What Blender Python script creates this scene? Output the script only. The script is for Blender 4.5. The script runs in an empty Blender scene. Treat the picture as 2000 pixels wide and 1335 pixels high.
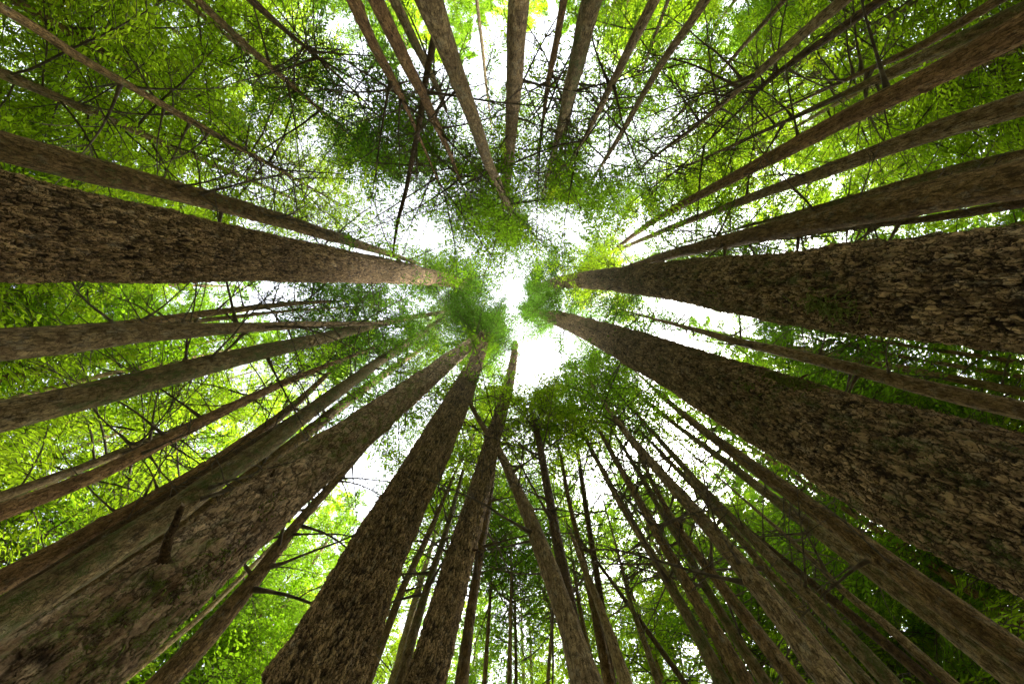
import bpy, math, random
import numpy as np
from mathutils import Matrix, Vector, Euler

# ------------------------------------------------------------------ camera, sky, sun, exposure
SC = bpy.context.scene
COL = SC.collection
TILT = math.atan(100.0 / 777.8)            # optical axis leans a little away from the zenith
CAM = np.array([0.0, 0.0, 1.4])
F_ = 777.8                                 # focal length in photograph pixels (14 mm on 36 mm, 2000 px wide)
RV = np.array([-1.0, 0.0, 0.0])
UV_ = np.array([0.0, math.cos(TILT), math.sin(TILT)])
FV = np.array([0.0, -math.sin(TILT), math.cos(TILT)])
cd = bpy.data.cameras.new('camera')
cd.lens = 14.0
cd.sensor_width = 36.0
cd.clip_start = 0.05
cd.clip_end = 2000.0
cam = bpy.data.objects.new('camera', cd)
COL.objects.link(cam)
cam.matrix_world = Matrix(((RV[0], UV_[0], -FV[0], CAM[0]),
                           (RV[1], UV_[1], -FV[1], CAM[1]),
                           (RV[2], UV_[2], -FV[2], CAM[2]),
                           (0, 0, 0, 1)))
SC.camera = cam

SUN_EL, SUN_ROT = math.radians(52), math.radians(235)
w = bpy.data.worlds.new('World')
SC.world = w
w.use_nodes = True
nt = w.node_tree
nt.nodes.clear()
sky = nt.nodes.new('ShaderNodeTexSky')
sky.sky_type = 'NISHITA'
sky.sun_disc = False
sky.sun_elevation = SUN_EL
sky.sun_rotation = SUN_ROT
sky.dust_density = 3.0
hs = nt.nodes.new('ShaderNodeHueSaturation')     # overcast: the blue is washed out by cloud
hs.inputs['Saturation'].default_value = 0.22
hs.inputs['Value'].default_value = 1.0
bg = nt.nodes.new('ShaderNodeBackground')
bg.inputs['Strength'].default_value = 0.15
wo = nt.nodes.new('ShaderNodeOutputWorld')
nt.links.new(sky.outputs[0], hs.inputs['Color'])
nt.links.new(hs.outputs[0], bg.inputs['Color'])
nt.links.new(bg.outputs[0], wo.inputs['Surface'])

sd = bpy.data.lights.new('sun', 'SUN')
sd.energy = 1.5
sd.angle = math.radians(14)
sd.color = (1.0, 0.95, 0.86)
sun = bpy.data.objects.new('sun', sd)
COL.objects.link(sun)
# the sky's sun stands at azimuth SUN_ROT, clockwise from +Y
sdir = Vector((math.sin(SUN_ROT) * math.cos(SUN_EL), math.cos(SUN_ROT) * math.cos(SUN_EL), math.sin(SUN_EL)))
sun.rotation_euler = sdir.to_track_quat('Z', 'Y').to_euler()

SC.view_settings.view_transform = 'Standard'
SC.view_settings.look = 'None'
SC.view_settings.exposure = 2.9
SC.view_settings.gamma = 1.0
SC.cycles.max_bounces = 6
SC.cycles.diffuse_bounces = 5
SC.cycles.transmission_bounces = 5
SC.cycles.glossy_bounces = 1

# ------------------------------------------------------------------ projection helpers
def ray(px, py):
    return FV * F_ + RV * (px - 1000.0) + UV_ * (667.5 - py)

def project(P):
    v = P - CAM
    d = v @ FV
    d = np.where(d < 0.05, 0.05, d)
    return 1000.0 + F_ * (v @ RV) / d, 667.5 - F_ * (v @ UV_) / d

# ------------------------------------------------------------------ numpy noise
def _h(ix, iy, iz, seed=0):
    n = (ix.astype(np.int64) * 374761393 + iy.astype(np.int64) * 668265263 +
         iz.astype(np.int64) * 2147483647 + seed * 1274126177) & 0xffffffff
    n = ((n ^ (n >> 13)) * 1274126177) & 0xffffffff
    n = ((n ^ (n >> 16)) * 2246822519) & 0xffffffff
    return ((n ^ (n >> 15)) & 0xffffff) / float(0xffffff)

def vnoise(x, y, z, seed=0):
    ix, iy, iz = np.floor(x), np.floor(y), np.floor(z)
    fx, fy, fz = x - ix, y - iy, z - iz
    ix, iy, iz = ix.astype(np.int64), iy.astype(np.int64), iz.astype(np.int64)
    fx, fy, fz = fx * fx * (3 - 2 * fx), fy * fy * (3 - 2 * fy), fz * fz * (3 - 2 * fz)
    r = 0
    for a in (0, 1):
        for b in (0, 1):
            for c in (0, 1):
                wt = (fx if a else 1 - fx) * (fy if b else 1 - fy) * (fz if c else 1 - fz)
                r = r + wt * _h(ix + a, iy + b, iz + c, seed)
    return r * 2 - 1

def fbm(x, y, z, o=3, seed=0):
    r, a, s = 0, 0.5, 1.0
    for k in range(o):
        r = r + a * vnoise(x * s, y * s, z * s, seed + k)
        a *= 0.5
        s *= 2.03
    return r

def worley(u, v, nper, seed):
    """F2-F1, the nearest cell's random number and the offset inside it; u wraps every nper cells"""
    iu, iv = np.floor(u), np.floor(v)
    f1 = np.full(u.shape, 9.0)
    f2 = np.full(u.shape, 9.0)
    cid = np.zeros(u.shape)
    off = np.zeros(u.shape)
    z0 = np.zeros(u.shape, dtype=np.int64)
    for a in (-1, 0, 1):
        for b in (-1, 0, 1):
            cu = (iu + a).astype(np.int64)
            cv = (iv + b).astype(np.int64)
            cw = np.mod(cu, nper)
            px = cu + 0.08 + 0.84 * _h(cw, cv, z0, seed)
            py = cv + 0.08 + 0.84 * _h(cw, cv, z0 + 1, seed)
            d = np.sqrt((u - px) ** 2 + (v - py) ** 2)
            near = d < f1
            f2 = np.where(near, f1, np.minimum(f2, d))
            cid = np.where(near, _h(cw, cv, z0 + 2, seed), cid)
            off = np.where(near, (v - py), off)
            f1 = np.where(near, d, f1)
    return f2 - f1, cid, off

def sstep(a, b, x):
    t = np.clip((x - a) / (b - a), 0, 1)
    return t * t * (3 - 2 * t)

# ------------------------------------------------------------------ mesh helpers
def mesh_from(name, verts, faces, mats, smooth=True, matidx=None, attrs=None):
    """verts (n,3); faces (m,k) int array, or a list of such arrays"""
    me = bpy.data.meshes.new(name)
    if not isinstance(faces, list):
        faces = [faces]
    faces = [f for f in faces if len(f)]
    nv = len(verts)
    me.vertices.add(nv)
    me.vertices.foreach_set('co', np.ascontiguousarray(verts, dtype=np.float32).ravel())
    loops = np.concatenate([f.ravel() for f in faces]).astype(np.int32)
    tot = np.concatenate([np.full(len(f), f.shape[1], dtype=np.int32) for f in faces])
    start = np.concatenate([[0], np.cumsum(tot)[:-1]]).astype(np.int32)
    me.loops.add(len(loops))
    me.loops.foreach_set('vertex_index', loops)
    me.polygons.add(len(tot))
    me.polygons.foreach_set('loop_start', start)
    me.polygons.foreach_set('loop_total', tot)
    if matidx is not None:
        me.polygons.foreach_set('material_index', matidx.astype(np.int32))
    sm = np.full(len(tot), bool(smooth)) if not isinstance(smooth, np.ndarray) else smooth
    me.polygons.foreach_set('use_smooth', sm)
    for k, a in (attrs or {}).items():
        at = me.attributes.new(k, 'FLOAT', 'POINT')
        at.data.foreach_set('value', np.ascontiguousarray(a, dtype=np.float32).ravel())
    for m in mats:
        me.materials.append(m)
    me.update(calc_edges=True)
    return me

def child(name, me, parent, loc=(0, 0, 0)):
    o = bpy.data.objects.new(name, me)
    COL.objects.link(o)
    o.parent = parent
    o.location = loc
    return o

def tube(pts, rad, ns):
    """open tube along a polyline; returns verts, quads"""
    pts = np.asarray(pts, float)
    n = len(pts)
    tg = np.gradient(pts, axis=0)
    tg /= np.linalg.norm(tg, axis=1)[:, None] + 1e-9
    ref = np.array([0.0, 0.0, 1.0]) if abs(tg[0][2]) < 0.8 else np.array([1.0, 0.0, 0.0])
    a = np.cross(tg, ref)
    a /= np.linalg.norm(a, axis=1)[:, None] + 1e-9
    b = np.cross(tg, a)
    th = np.linspace(0, 2 * math.pi, ns, endpoint=False)
    rad = np.asarray(rad, float)
    V = pts[:, None, :] + rad[:, None, None] * (np.cos(th)[None, :, None] * a[:, None, :] + np.sin(th)[None, :, None] * b[:, None, :])
    i = np.arange(n - 1)[:, None] * ns
    j = np.arange(ns)[None, :]
    j2 = (j + 1) % ns
    Q = np.stack([i + j, i + j2, i + ns + j2, i + ns + j], axis=-1).reshape(-1, 4)
    return V.reshape(-1, 3), Q

class Acc:
    def __init__(s):
        s.v, s.q, s.t, s.n = [], [], [], 0
    def add(s, v, q):
        s.v.append(v)
        (s.q if q.shape[1] == 4 else s.t).append(q + s.n)
        s.n += len(v)
    def arrays(s):
        q = np.concatenate(s.q) if s.q else np.zeros((0, 4), int)
        t = np.concatenate(s.t) if s.t else np.zeros((0, 3), int)
        return np.concatenate(s.v), q, t

# ------------------------------------------------------------------ materials
def nd(t, k, **kw):
    n = t.nodes.new(k)
    for a, b in kw.items():
        setattr(n, a, b)
    return n

def mixc(t, fac, a, b, blend='MIX'):
    m = nd(t, 'ShaderNodeMix', data_type='RGBA', blend_type=blend)
    for sock, val in ((m.inputs[0], fac), (m.inputs[6], a), (m.inputs[7], b)):
        if hasattr(val, 'links'):
            t.links.new(val, sock)
        elif isinstance(val, tuple):
            sock.default_value = val + (1,)
        else:
            sock.default_value = val
    return m.outputs[2]

def math_(t, op, a, b=0.0, clamp=False):
    m = nd(t, 'ShaderNodeMath', operation=op)
    m.use_clamp = clamp
    for sock, val in ((m.inputs[0], a), (m.inputs[1], b)):
        if hasattr(val, 'links'):
            t.links.new(val, sock)
        else:
            sock.default_value = val
    return m.outputs[0]

def ramp(t, src, lo, hi):
    m = nd(t, 'ShaderNodeMapRange')
    m.interpolation_type = 'SMOOTHSTEP'
    t.links.new(src, m.inputs[0])
    m.inputs[1].default_value = lo
    m.inputs[2].default_value = hi
    return m.outputs[0]

def noise(t, vec, scale, detail=4, rough=0.6, dist=0.0):
    n = nd(t, 'ShaderNodeTexNoise')
    n.inputs['Scale'].default_value = scale
    n.inputs['Detail'].default_value = detail
    n.inputs['Roughness'].default_value = rough
    n.inputs['Distortion'].default_value = dist
    t.links.new(vec, n.inputs['Vector'])
    return n.outputs[0]

def mapping(t, vec, sc):
    m = nd(t, 'ShaderNodeMapping')
    m.inputs['Scale'].default_value = sc
    t.links.new(vec, m.inputs[0])
    return m.outputs[0]

def bark(name, crev, lo, hi, moss=0.2, fibre=1.0, mosscol=(0.075, 0.095, 0.012), lichen=0.15, fine=60.0, crack=24.0, cdeep=0.6, cst=0.3):
    m = bpy.data.materials.new(name)
    m.use_nodes = True
    t = m.node_tree
    bs = t.nodes['Principled BSDF']
    tc = nd(t, 'ShaderNodeTexCoord').outputs['Object']
    oi = nd(t, 'ShaderNodeObjectInfo')
    va = nd(t, 'ShaderNodeVectorMath', operation='ADD')
    sc = nd(t, 'ShaderNodeVectorMath', operation='SCALE')
    t.links.new(oi.outputs['Location'], sc.inputs[0])
    sc.inputs['Scale'].default_value = 3.7
    t.links.new(tc, va.inputs[0])
    t.links.new(sc.outputs[0], va.inputs[1])
    P = va.outputs[0]
    A = {}
    for k in ('plate', 'crev', 'knot'):
        a = nd(t, 'ShaderNodeAttribute', attribute_name=k)
        A[k] = a.outputs['Fac']
    n_f = noise(t, mapping(t, P, (1, 1, 0.16)), 42.0 * fibre, 6, 0.7)      # fibres along the trunk
    n_m = noise(t, mapping(t, P, (1, 1, 0.5)), 9.0, 4, 0.6)
    n_b = noise(t, mapping(t, P, (1, 1, 0.35)), 1.6, 3, 0.6)
    n_s = noise(t, P, fine * 1.6, 3, 0.7)
    f = math_(t, 'ADD', math_(t, 'MULTIPLY', A['plate'], 0.55), math_(t, 'MULTIPLY', n_f, 0.9))
    f = math_(t, 'ADD', f, math_(t, 'ADD', math_(t, 'MULTIPLY', n_s, 0.7), math_(t, 'MULTIPLY', n_m, 0.6)))
    f = math_(t, 'MULTIPLY_ADD', f, 2.9)
    f.node.inputs[2].default_value = -3.68
    f.node.use_clamp = True
    c = mixc(t, f, lo, hi)
    c = mixc(t, ramp(t, n_b, 0.38, 0.62), c, mixc(t, 0.5, c, (lo[0] * 0.8, lo[1] * 0.75, lo[2] * 0.65)))
    # grey lichen bloom
    if lichen > 0:
        lm = ramp(t, n_m, 0.6 - lichen * 0.5, 0.72)
        c = mixc(t, math_(t, 'MULTIPLY', lm, 0.55), c, (0.30, 0.30, 0.23))
    c = mixc(t, ramp(t, n_f, 0.50, 0.38), c, tuple(0.7 * x for x in crev))
    wp = nd(t, 'ShaderNodeTexNoise')
    wp.inputs['Scale'].default_value = 9.0
    wp.inputs['Detail'].default_value = 4
    t.links.new(P, wp.inputs['Vector'])
    ws = nd(t, 'ShaderNodeVectorMath', operation='SCALE')
    t.links.new(wp.outputs['Color'], ws.inputs[0])
    ws.inputs['Scale'].default_value = 0.16
    wa = nd(t, 'ShaderNodeVectorMath', operation='ADD')
    t.links.new(P, wa.inputs[0])
    t.links.new(ws.outputs[0], wa.inputs[1])
    vr = nd(t, 'ShaderNodeTexVoronoi', feature='DISTANCE_TO_EDGE')
    vr.inputs['Scale'].default_value = crack
    t.links.new(mapping(t, wa.outputs[0], (1, 1, cst)), vr.inputs['Vector'])
    vc = nd(t, 'ShaderNodeTexVoronoi', feature='F1')
    vc.inputs['Scale'].default_value = crack
    t.links.new(mapping(t, wa.outputs[0], (1, 1, cst)), vc.inputs['Vector'])
    sepc = nd(t, 'ShaderNodeSeparateColor')
    t.links.new(vc.outputs['Color'], sepc.inputs[0])
    ck = ramp(t, vr.outputs['Distance'], 0.0, 0.11)
    c = mixc(t, math_(t, 'MULTIPLY', sepc.outputs[0], 0.45 * cdeep), c, tuple(1.15 * x for x in hi))
    c = mixc(t, math_(t, 'MULTIPLY', math_(t, 'SUBTRACT', 1.0, ck), cdeep), c, crev)
    c = mixc(t, ramp(t, A['crev'], 0.55, 0.0), c, crev)
    c = mixc(t, math_(t, 'MULTIPLY', A['knot'], 0.9, True), c, (0.012, 0.009, 0.006))
    mm = math_(t, 'MULTIPLY', ramp(t, n_b, 0.60 - 0.35 * moss, 0.72 - 0.35 * moss), ramp(t, math_(t, 'ADD', math_(t, 'MULTIPLY', n_m, 0.5), math_(t, 'MULTIPLY', n_s, 0.5)), 0.56 - 0.22 * moss, 0.64 - 0.08 * moss))
    mc = mixc(t, n_s, tuple(0.55 * x for x in mosscol), tuple(1.8 * x for x in mosscol))
    c = mixc(t, mm, c, mc)
    t.links.new(c, bs.inputs['Base Color'])
    bs.inputs['Roughness'].default_value = 0.88
    bs.inputs['Specular IOR Level'].default_value = 0.25
    b1 = nd(t, 'ShaderNodeBump')
    b1.inputs['Strength'].default_value = 0.9
    b1.inputs['Distance'].default_value = 0.018
    h = math_(t, 'ADD', n_f, math_(t, 'MULTIPLY', n_s, 0.5))
    h = math_(t, 'ADD', h, math_(t, 'MULTIPLY', n_m, 0.8))
    h = math_(t, 'ADD', h, math_(t, 'MULTIPLY', ck, 0.9 * cdeep))
    h = math_(t, 'ADD', h, math_(t, 'MULTIPLY', sepc.outputs[1], 0.5 * cdeep))
    t.links.new(h, b1.inputs['Height'])
    t.links.new(b1.outputs[0], bs.inputs['Normal'])
    return m

def leafmat(name, refl, trans, yellow=(0.3, 0.3, 0.03), tshare=0.5, patch=0.35):
    m = bpy.data.materials.new(name)
    m.use_nodes = True
    t = m.node_tree
    t.nodes.clear()
    out = nd(t, 'ShaderNodeOutputMaterial')
    geo = nd(t, 'ShaderNodeNewGeometry')
    oi = nd(t, 'ShaderNodeObjectInfo')
    P = geo.outputs['Position']
    n1 = noise(t, P, 0.55, 3, 0.6)
    n2 = noise(t, P, 5.0, 2, 0.6)
    v = math_(t, 'ADD', math_(t, 'MULTIPLY', n1, 1.1), math_(t, 'MULTIPLY', geo.outputs['Random Per Island'], 0.8))
    v = math_(t, 'ADD', v, math_(t, 'MULTIPLY', oi.outputs['Random'], 0.25))
    v = ramp(t, math_(t, 'ADD', v, math_(t, 'MULTIPLY', n2, 0.25)), 0.6, 1.7)
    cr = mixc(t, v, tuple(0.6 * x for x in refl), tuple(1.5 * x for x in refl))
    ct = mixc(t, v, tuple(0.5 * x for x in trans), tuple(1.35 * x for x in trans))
    ym = math_(t, 'MULTIPLY', ramp(t, noise(t, P, 1.3, 3, 0.6), 0.66 - patch * 0.2, 0.78), 0.7)
    ct = mixc(t, ym, ct, yellow)
    df = nd(t, 'ShaderNodeBsdfDiffuse')
    tr = nd(t, 'ShaderNodeBsdfTranslucent')
    mx = nd(t, 'ShaderNodeMixShader')
    mx.inputs[0].default_value = tshare
    t.links.new(cr, df.inputs[0])
    t.links.new(ct, tr.inputs[0])
    t.links.new(df.outputs[0], mx.inputs[1])
    t.links.new(tr.outputs[0], mx.inputs[2])
    t.links.new(mx.outputs[0], out.inputs[0])
    return m

def plain(name, c1, c2, scale=20.0, rough=0.9):
    m = bpy.data.materials.new(name)
    m.use_nodes = True
    t = m.node_tree
    bs = t.nodes['Principled BSDF']
    tc = nd(t, 'ShaderNodeTexCoord').outputs['Object']
    n = noise(t, tc, scale, 4, 0.6)
    t.links.new(mixc(t, ramp(t, n, 0.35, 0.65), c1, c2), bs.inputs['Base Color'])
    bs.inputs['Roughness'].default_value = rough
    return m

BARK = {
    'plate': bark('plated_dark_bark', (0.024, 0.014, 0.004), (0.116, 0.068, 0.024), (0.704, 0.471, 0.214), moss=0.3, lichen=0.2, crack=18.0, cdeep=0.85),
    'ridged': bark('ridged_brown_bark', (0.027, 0.016, 0.005), (0.140, 0.082, 0.029), (0.681, 0.450, 0.195), moss=0.02, lichen=0.1, crack=32.0, cdeep=0.85, cst=0.17),
    'flaky': bark('flaky_reddish_bark', (0.041, 0.021, 0.009), (0.263, 0.154, 0.071), (0.847, 0.592, 0.359), moss=0.42, lichen=0.3, crack=9.0, cdeep=0.75, mosscol=(0.114, 0.142, 0.013)),
    'red': bark('reddish_fibrous_bark', (0.052, 0.027, 0.009), (0.167, 0.088, 0.033), (0.541, 0.311, 0.128), moss=0.1, lichen=0.05),
    'grey': bark('grey_brown_bark', (0.058, 0.035, 0.013), (0.180, 0.113, 0.048), (0.591, 0.408, 0.191), moss=0.12, lichen=0.25),
    'brown': bark('plain_brown_bark', (0.045, 0.026, 0.008), (0.128, 0.077, 0.026), (0.476, 0.301, 0.117), moss=0.22, lichen=0.15),
    'mossy': bark('moss_covered_bark', (0.042, 0.027, 0.008), (0.158, 0.104, 0.040), (0.510, 0.362, 0.160), moss=0.5, lichen=0.25),
    'dark': bark('dark_bark', (0.023, 0.014, 0.005), (0.064, 0.036, 0.013), (0.218, 0.129, 0.050), moss=0.1, lichen=0.05),
    'pale': bark('pale_weathered_wood', (0.103, 0.064, 0.025), (0.283, 0.188, 0.078), (0.669, 0.472, 0.214), moss=0.12, lichen=0.3),
}
M_BRANCH = plain('dead_branch_wood', (0.05, 0.036, 0.022), (0.17, 0.13, 0.085), 14.0)
M_TWIG = plain('live_twig_bark', (0.05, 0.036, 0.022), (0.11, 0.08, 0.045), 9.0)
M_BREAK = plain('torn_pale_wood', (0.18, 0.12, 0.07), (0.40, 0.30, 0.18), 40.0)
M_MOSS = plain('hanging_moss', (0.10, 0.13, 0.015), (0.26, 0.30, 0.04), 30.0)
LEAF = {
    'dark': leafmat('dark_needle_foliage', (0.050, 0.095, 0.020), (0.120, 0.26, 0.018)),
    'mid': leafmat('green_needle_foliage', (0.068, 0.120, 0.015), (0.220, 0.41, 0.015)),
    'bright': leafmat('sunlit_look_yellow_green_foliage', (0.100, 0.160, 0.014), (0.40, 0.60, 0.018), (0.48, 0.46, 0.02), tshare=0.6, patch=0.6),  # brighter copy: light through thin canopy is partly put into the colour
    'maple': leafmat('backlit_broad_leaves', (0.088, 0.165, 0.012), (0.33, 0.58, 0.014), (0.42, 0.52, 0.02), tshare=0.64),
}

# ------------------------------------------------------------------ ground
def build_floor():
    n = 90
    g = np.linspace(-1, 1, n)
    s = np.sign(g) * np.abs(g) ** 2.2 * 300
    X, Y = np.meshgrid(s, s, indexing='ij')
    Z = 0.25 * fbm(X * 0.12, Y * 0.12, X * 0 + 3.3, 4, 5) * sstep(1.0, 5.0, np.hypot(X, Y))
    V = np.stack([X, Y, Z], -1).reshape(-1, 3)
    i = np.arange(n - 1)[:, None] * n + np.arange(n - 1)[None, :]
    Q = np.stack([i, i + n, i + n + 1, i + 1], -1).reshape(-1, 4)
    m = plain('forest_floor_litter', (0.12, 0.085, 0.045), (0.09, 0.12, 0.035), 1.4)
    me = mesh_from('forest_floor', V, Q, [m])
    o = bpy.data.objects.new('forest_floor', me)
    COL.objects.link(o)
    o['kind'] = 'structure'
    o['label'] = 'brown forest floor of needle litter and low green growth'
build_floor()

# ------------------------------------------------------------------ branch library (dead limbs), each one unit long
rng = np.random.default_rng(11)

def wander(n, L, up, jit, rg, start=(0, 0, 0), d0=(1, 0, 0)):
    p = [np.array(start, float)]
    d = np.array(d0, float)
    st = L / (n - 1)
    for k in range(n - 1):
        d = d + np.array([0, 0, up / n]) + rg.normal(0, jit, 3)
        d /= np.linalg.norm(d)
        p.append(p[-1] + d * st)
    return np.array(p)

def dead_branch(seed, tw=10, up=-0.3, thick=0.0100):
    rg = np.random.default_rng(seed)
    A = Acc()
    main = wander(12, 1.0, up * 0.7, 0.045, rg)
    r0 = np.linspace(thick, 0.0022, 12)
    r0[0] *= 1.9
    r0[1] *= 1.25
    A.add(*tube(main, r0, 6))
    for k in range(tw):
        i = int(rg.integers(2, 11))
        base = main[i]
        fd = main[min(i + 1, 11)] - main[i - 1]
        fd /= np.linalg.norm(fd)
        side = np.cross(fd, [0, 0, 1]) * (1 if rg.random() < 0.5 else -1)
        d = fd * 0.75 + side * rg.uniform(0.4, 1.0) + np.array([0, 0, rg.normal(-0.05, 0.35)])
        L = rg.uniform(0.12, 0.42) * (1.15 - i / 12)
        tp = wander(6, L, up * 0.8, 0.07, rg, base, d / np.linalg.norm(d))
        A.add(*tube(tp, np.linspace(0.0044, 0.0020, 6), 4))
        for q in range(int(rg.integers(1, 4))):
            j = int(rg.integers(1, 5))
            d2 = tp[j] - tp[j - 1]
            d2 = d2 / np.linalg.norm(d2) + rg.normal(0, 0.6, 3)
            tq = wander(4, L * rg.uniform(0.25, 0.55), 0, 0.15, rg, tp[j], d2 / np.linalg.norm(d2))
            A.add(*tube(tq, np.linspace(0.0028, 0.0016, 4), 3))
    v, q, t = A.arrays()
    return mesh_from('dead_branch', v, [q, t], [M_BRANCH])

DEAD = [dead_branch(100 + k, int(4 + (k * 5) % 9), [-0.5, -0.2, 0.35, -0.8, 0.1, 0.6][k % 6]) for k in range(16)]
DEADSHORT = [dead_branch(300 + k, k % 3, [-0.3, 0.3][k % 2], 0.03) for k in range(5)]

# ------------------------------------------------------------------ live bough library: twigs + leaflets (unit metres)
def bough(seed, L=2.4, droop=-0.5, n2=15, leaf=0.10, broad=False):
    """returns limb verts/quads, leaflets (N,4,3) kites, per-leaflet frond index and frond centres"""
    rg = np.random.default_rng(seed)
    A = Acc()
    n = 12
    main = wander(n, L, droop, 0.05, rg, d0=(1, 0, 0.25))
    A.add(*tube(main, np.linspace(0.018, 0.003, n), 4))
    LV = []
    ts = np.linspace(0.12, 0.98, n2)
    for k, tt in enumerate(ts):
        for sd_ in (-1, 1):
            f = tt * (n - 1)
            i = min(int(f), n - 2)
            base = main[i] * (1 - f + i) + main[i + 1] * (f - i)
            fd = main[i + 1] - main[i]
            fd /= np.linalg.norm(fd)
            side = np.cross(fd, [0, 0, 1])
            d = fd * rg.uniform(0.5, 0.9) + side * sd_ + np.array([0, 0, rg.normal(-0.1, 0.16)])
            d /= np.linalg.norm(d)
            l2 = L * 0.30 * math.sin(math.pi * min(1, 0.22 + tt * 0.78)) ** 0.7 * rg.uniform(0.6, 1.15) + 0.07
            m = max(3, int(l2 / 0.15) + 2)
            sp = wander(m, l2, droop * 1.3, 0.06, rg, base, d)
            A.add(*tube(sp, np.linspace(0.0055, 0.002, m), 3))
            seg = np.linspace(0.04, 1, max(4, int(l2 / (leaf * 0.60))))
            for s_ in seg:
                g = s_ * (m - 1)
                j = min(int(g), m - 2)
                b = sp[j] * (1 - g + j) + sp[j + 1] * (g - j)
                d2 = sp[j + 1] - sp[j]
                d2 /= np.linalg.norm(d2)
                sv = np.cross(d2, [0, 0, 1])
                sv /= np.linalg.norm(sv) + 1e-9
                for e in (-1, 1):
                    if rg.random() < 0.12:
                        continue
                    ll = leaf * rg.uniform(0.6, 1.5) * (1.25 - 0.6 * s_)
                    if broad:
                        dd = d2 * rg.uniform(-0.3, 1) + sv * e * rg.uniform(0.3, 1) + rg.normal(0, 0.3, 3)
                        ww = ll * 0.48
                    else:
                        dd = d2 * 0.9 + sv * e * 0.8 + np.array([0, 0, rg.normal(-0.08, 0.22)])
                        ww = ll * 0.155
                    dd /= np.linalg.norm(dd)
                    nn = np.array([rg.normal(0, 0.35), rg.normal(0, 0.35), 1.0])
                    wv = np.cross(dd, nn)
                    wv /= np.linalg.norm(wv) + 1e-9
                    LV.append([b, b + dd * ll * 0.45 + wv * ww, b + dd * ll, b + dd * ll * 0.45 - wv * ww])
    lv, q, t = A.arrays()
    q3 = q
    return lv, q3, np.array(LV)

BOUGH = {
    'conifer': [bough(40 + k, 2.4, [-0.55, -0.9, -0.3, -0.7, -0.45, -0.15][k], 15, 0.125) for k in range(6)],
    'fine': [bough(60 + k, 2.4, [-0.55, -0.9, -0.3, -0.7][k], 17, 0.10) for k in range(4)],
    'broad': [bough(80 + k, 2.2, [-0.1, 0.2, -0.3, 0.05][k], 11, 0.085, True) for k in range(4)],
}

# open sky the canopy leaves: (px, py, half-width, half-height, strength)
GAPS = [
    (570, 285, 110, 60, 0.75), (500, 350, 110, 45, 0.85), (650, 380, 120, 60, 0.7), (760, 440, 140, 60, 0.55),
    (860, 400, 90, 70, 0.6), (880, 470, 80, 40, 0.7), (1035, 350, 40, 90, 0.9), (1085, 440, 55, 45, 0.95),
    (1010, 530, 35, 30, 0.8), (1250, 330, 110, 60, 0.7), (1310, 265, 60, 60, 0.7), (1330, 455, 110, 35, 0.85),
    (1180, 270, 40, 70, 0.6), (950, 230, 40, 120, 0.6), (1205, 160, 40, 80, 0.4), (1005, 625, 25, 45, 0.8),
    (1060, 705, 55, 60, 0.97), (1010, 700, 40, 50, 0.8), (1090, 660, 40, 30, 0.8), (1020, 790, 50, 80, 0.6),
    (880, 830, 60, 45, 0.6), (480, 590, 90, 35, 0.8), (440, 725, 80, 50, 0.85), (540, 745, 90, 45, 0.55),
    (620, 780, 60, 60, 0.55), (790, 720, 80, 40, 0.7), (720, 930, 60, 70, 0.9), (560, 1080, 80, 70, 0.5),
    (480, 1200, 60, 60, 0.35), (330, 870, 60, 40, 0.5), (1000, 900, 60, 50, 0.6),
    (1690, 655, 120, 20, 0.7), (1580, 730, 90, 25, 0.35), (1390, 780, 70, 40, 0.4), (1480, 880, 60, 30, 0.45),
    (1590, 950, 70, 35, 0.8), (1700, 1020, 70, 40, 0.8), (1850, 1110, 60, 30, 0.5), (1160, 900, 40, 60, 0.5),
    (1350, 1300, 50, 60, 0.55), (1010, 1240, 50, 120, 0.55), (930, 1270, 40, 90, 0.35), (1580, 230, 60, 25, 0.5),
    (1700, 60, 50, 30, 0.35), (1890, 30, 60, 20, 0.5), (590, 60, 60, 50, 0.35), (690, 190, 60, 50, 0.4),
    (1580, 420, 90, 25, 0.35), (250, 650, 60, 25, 0.35), (1250, 1050, 40, 60, 0.3), (700, 620, 90, 30, 0.45),
    (870, 640, 40, 30, 0.6), (1330, 80, 30, 50, 0.5), (1930, 130, 60, 20, 0.3), (1980, 1300, 60, 40, 0.2),
]

def dens(px, py):
    d = np.ones_like(px)
    for gx, gy, a, b, s in GAPS:
        e = ((px - gx) / a) ** 2 + ((py - gy) / b) ** 2
        d = d * (1 - 0.62 * s * np.exp(-e ** 2 * 0.9))
    return d

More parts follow.
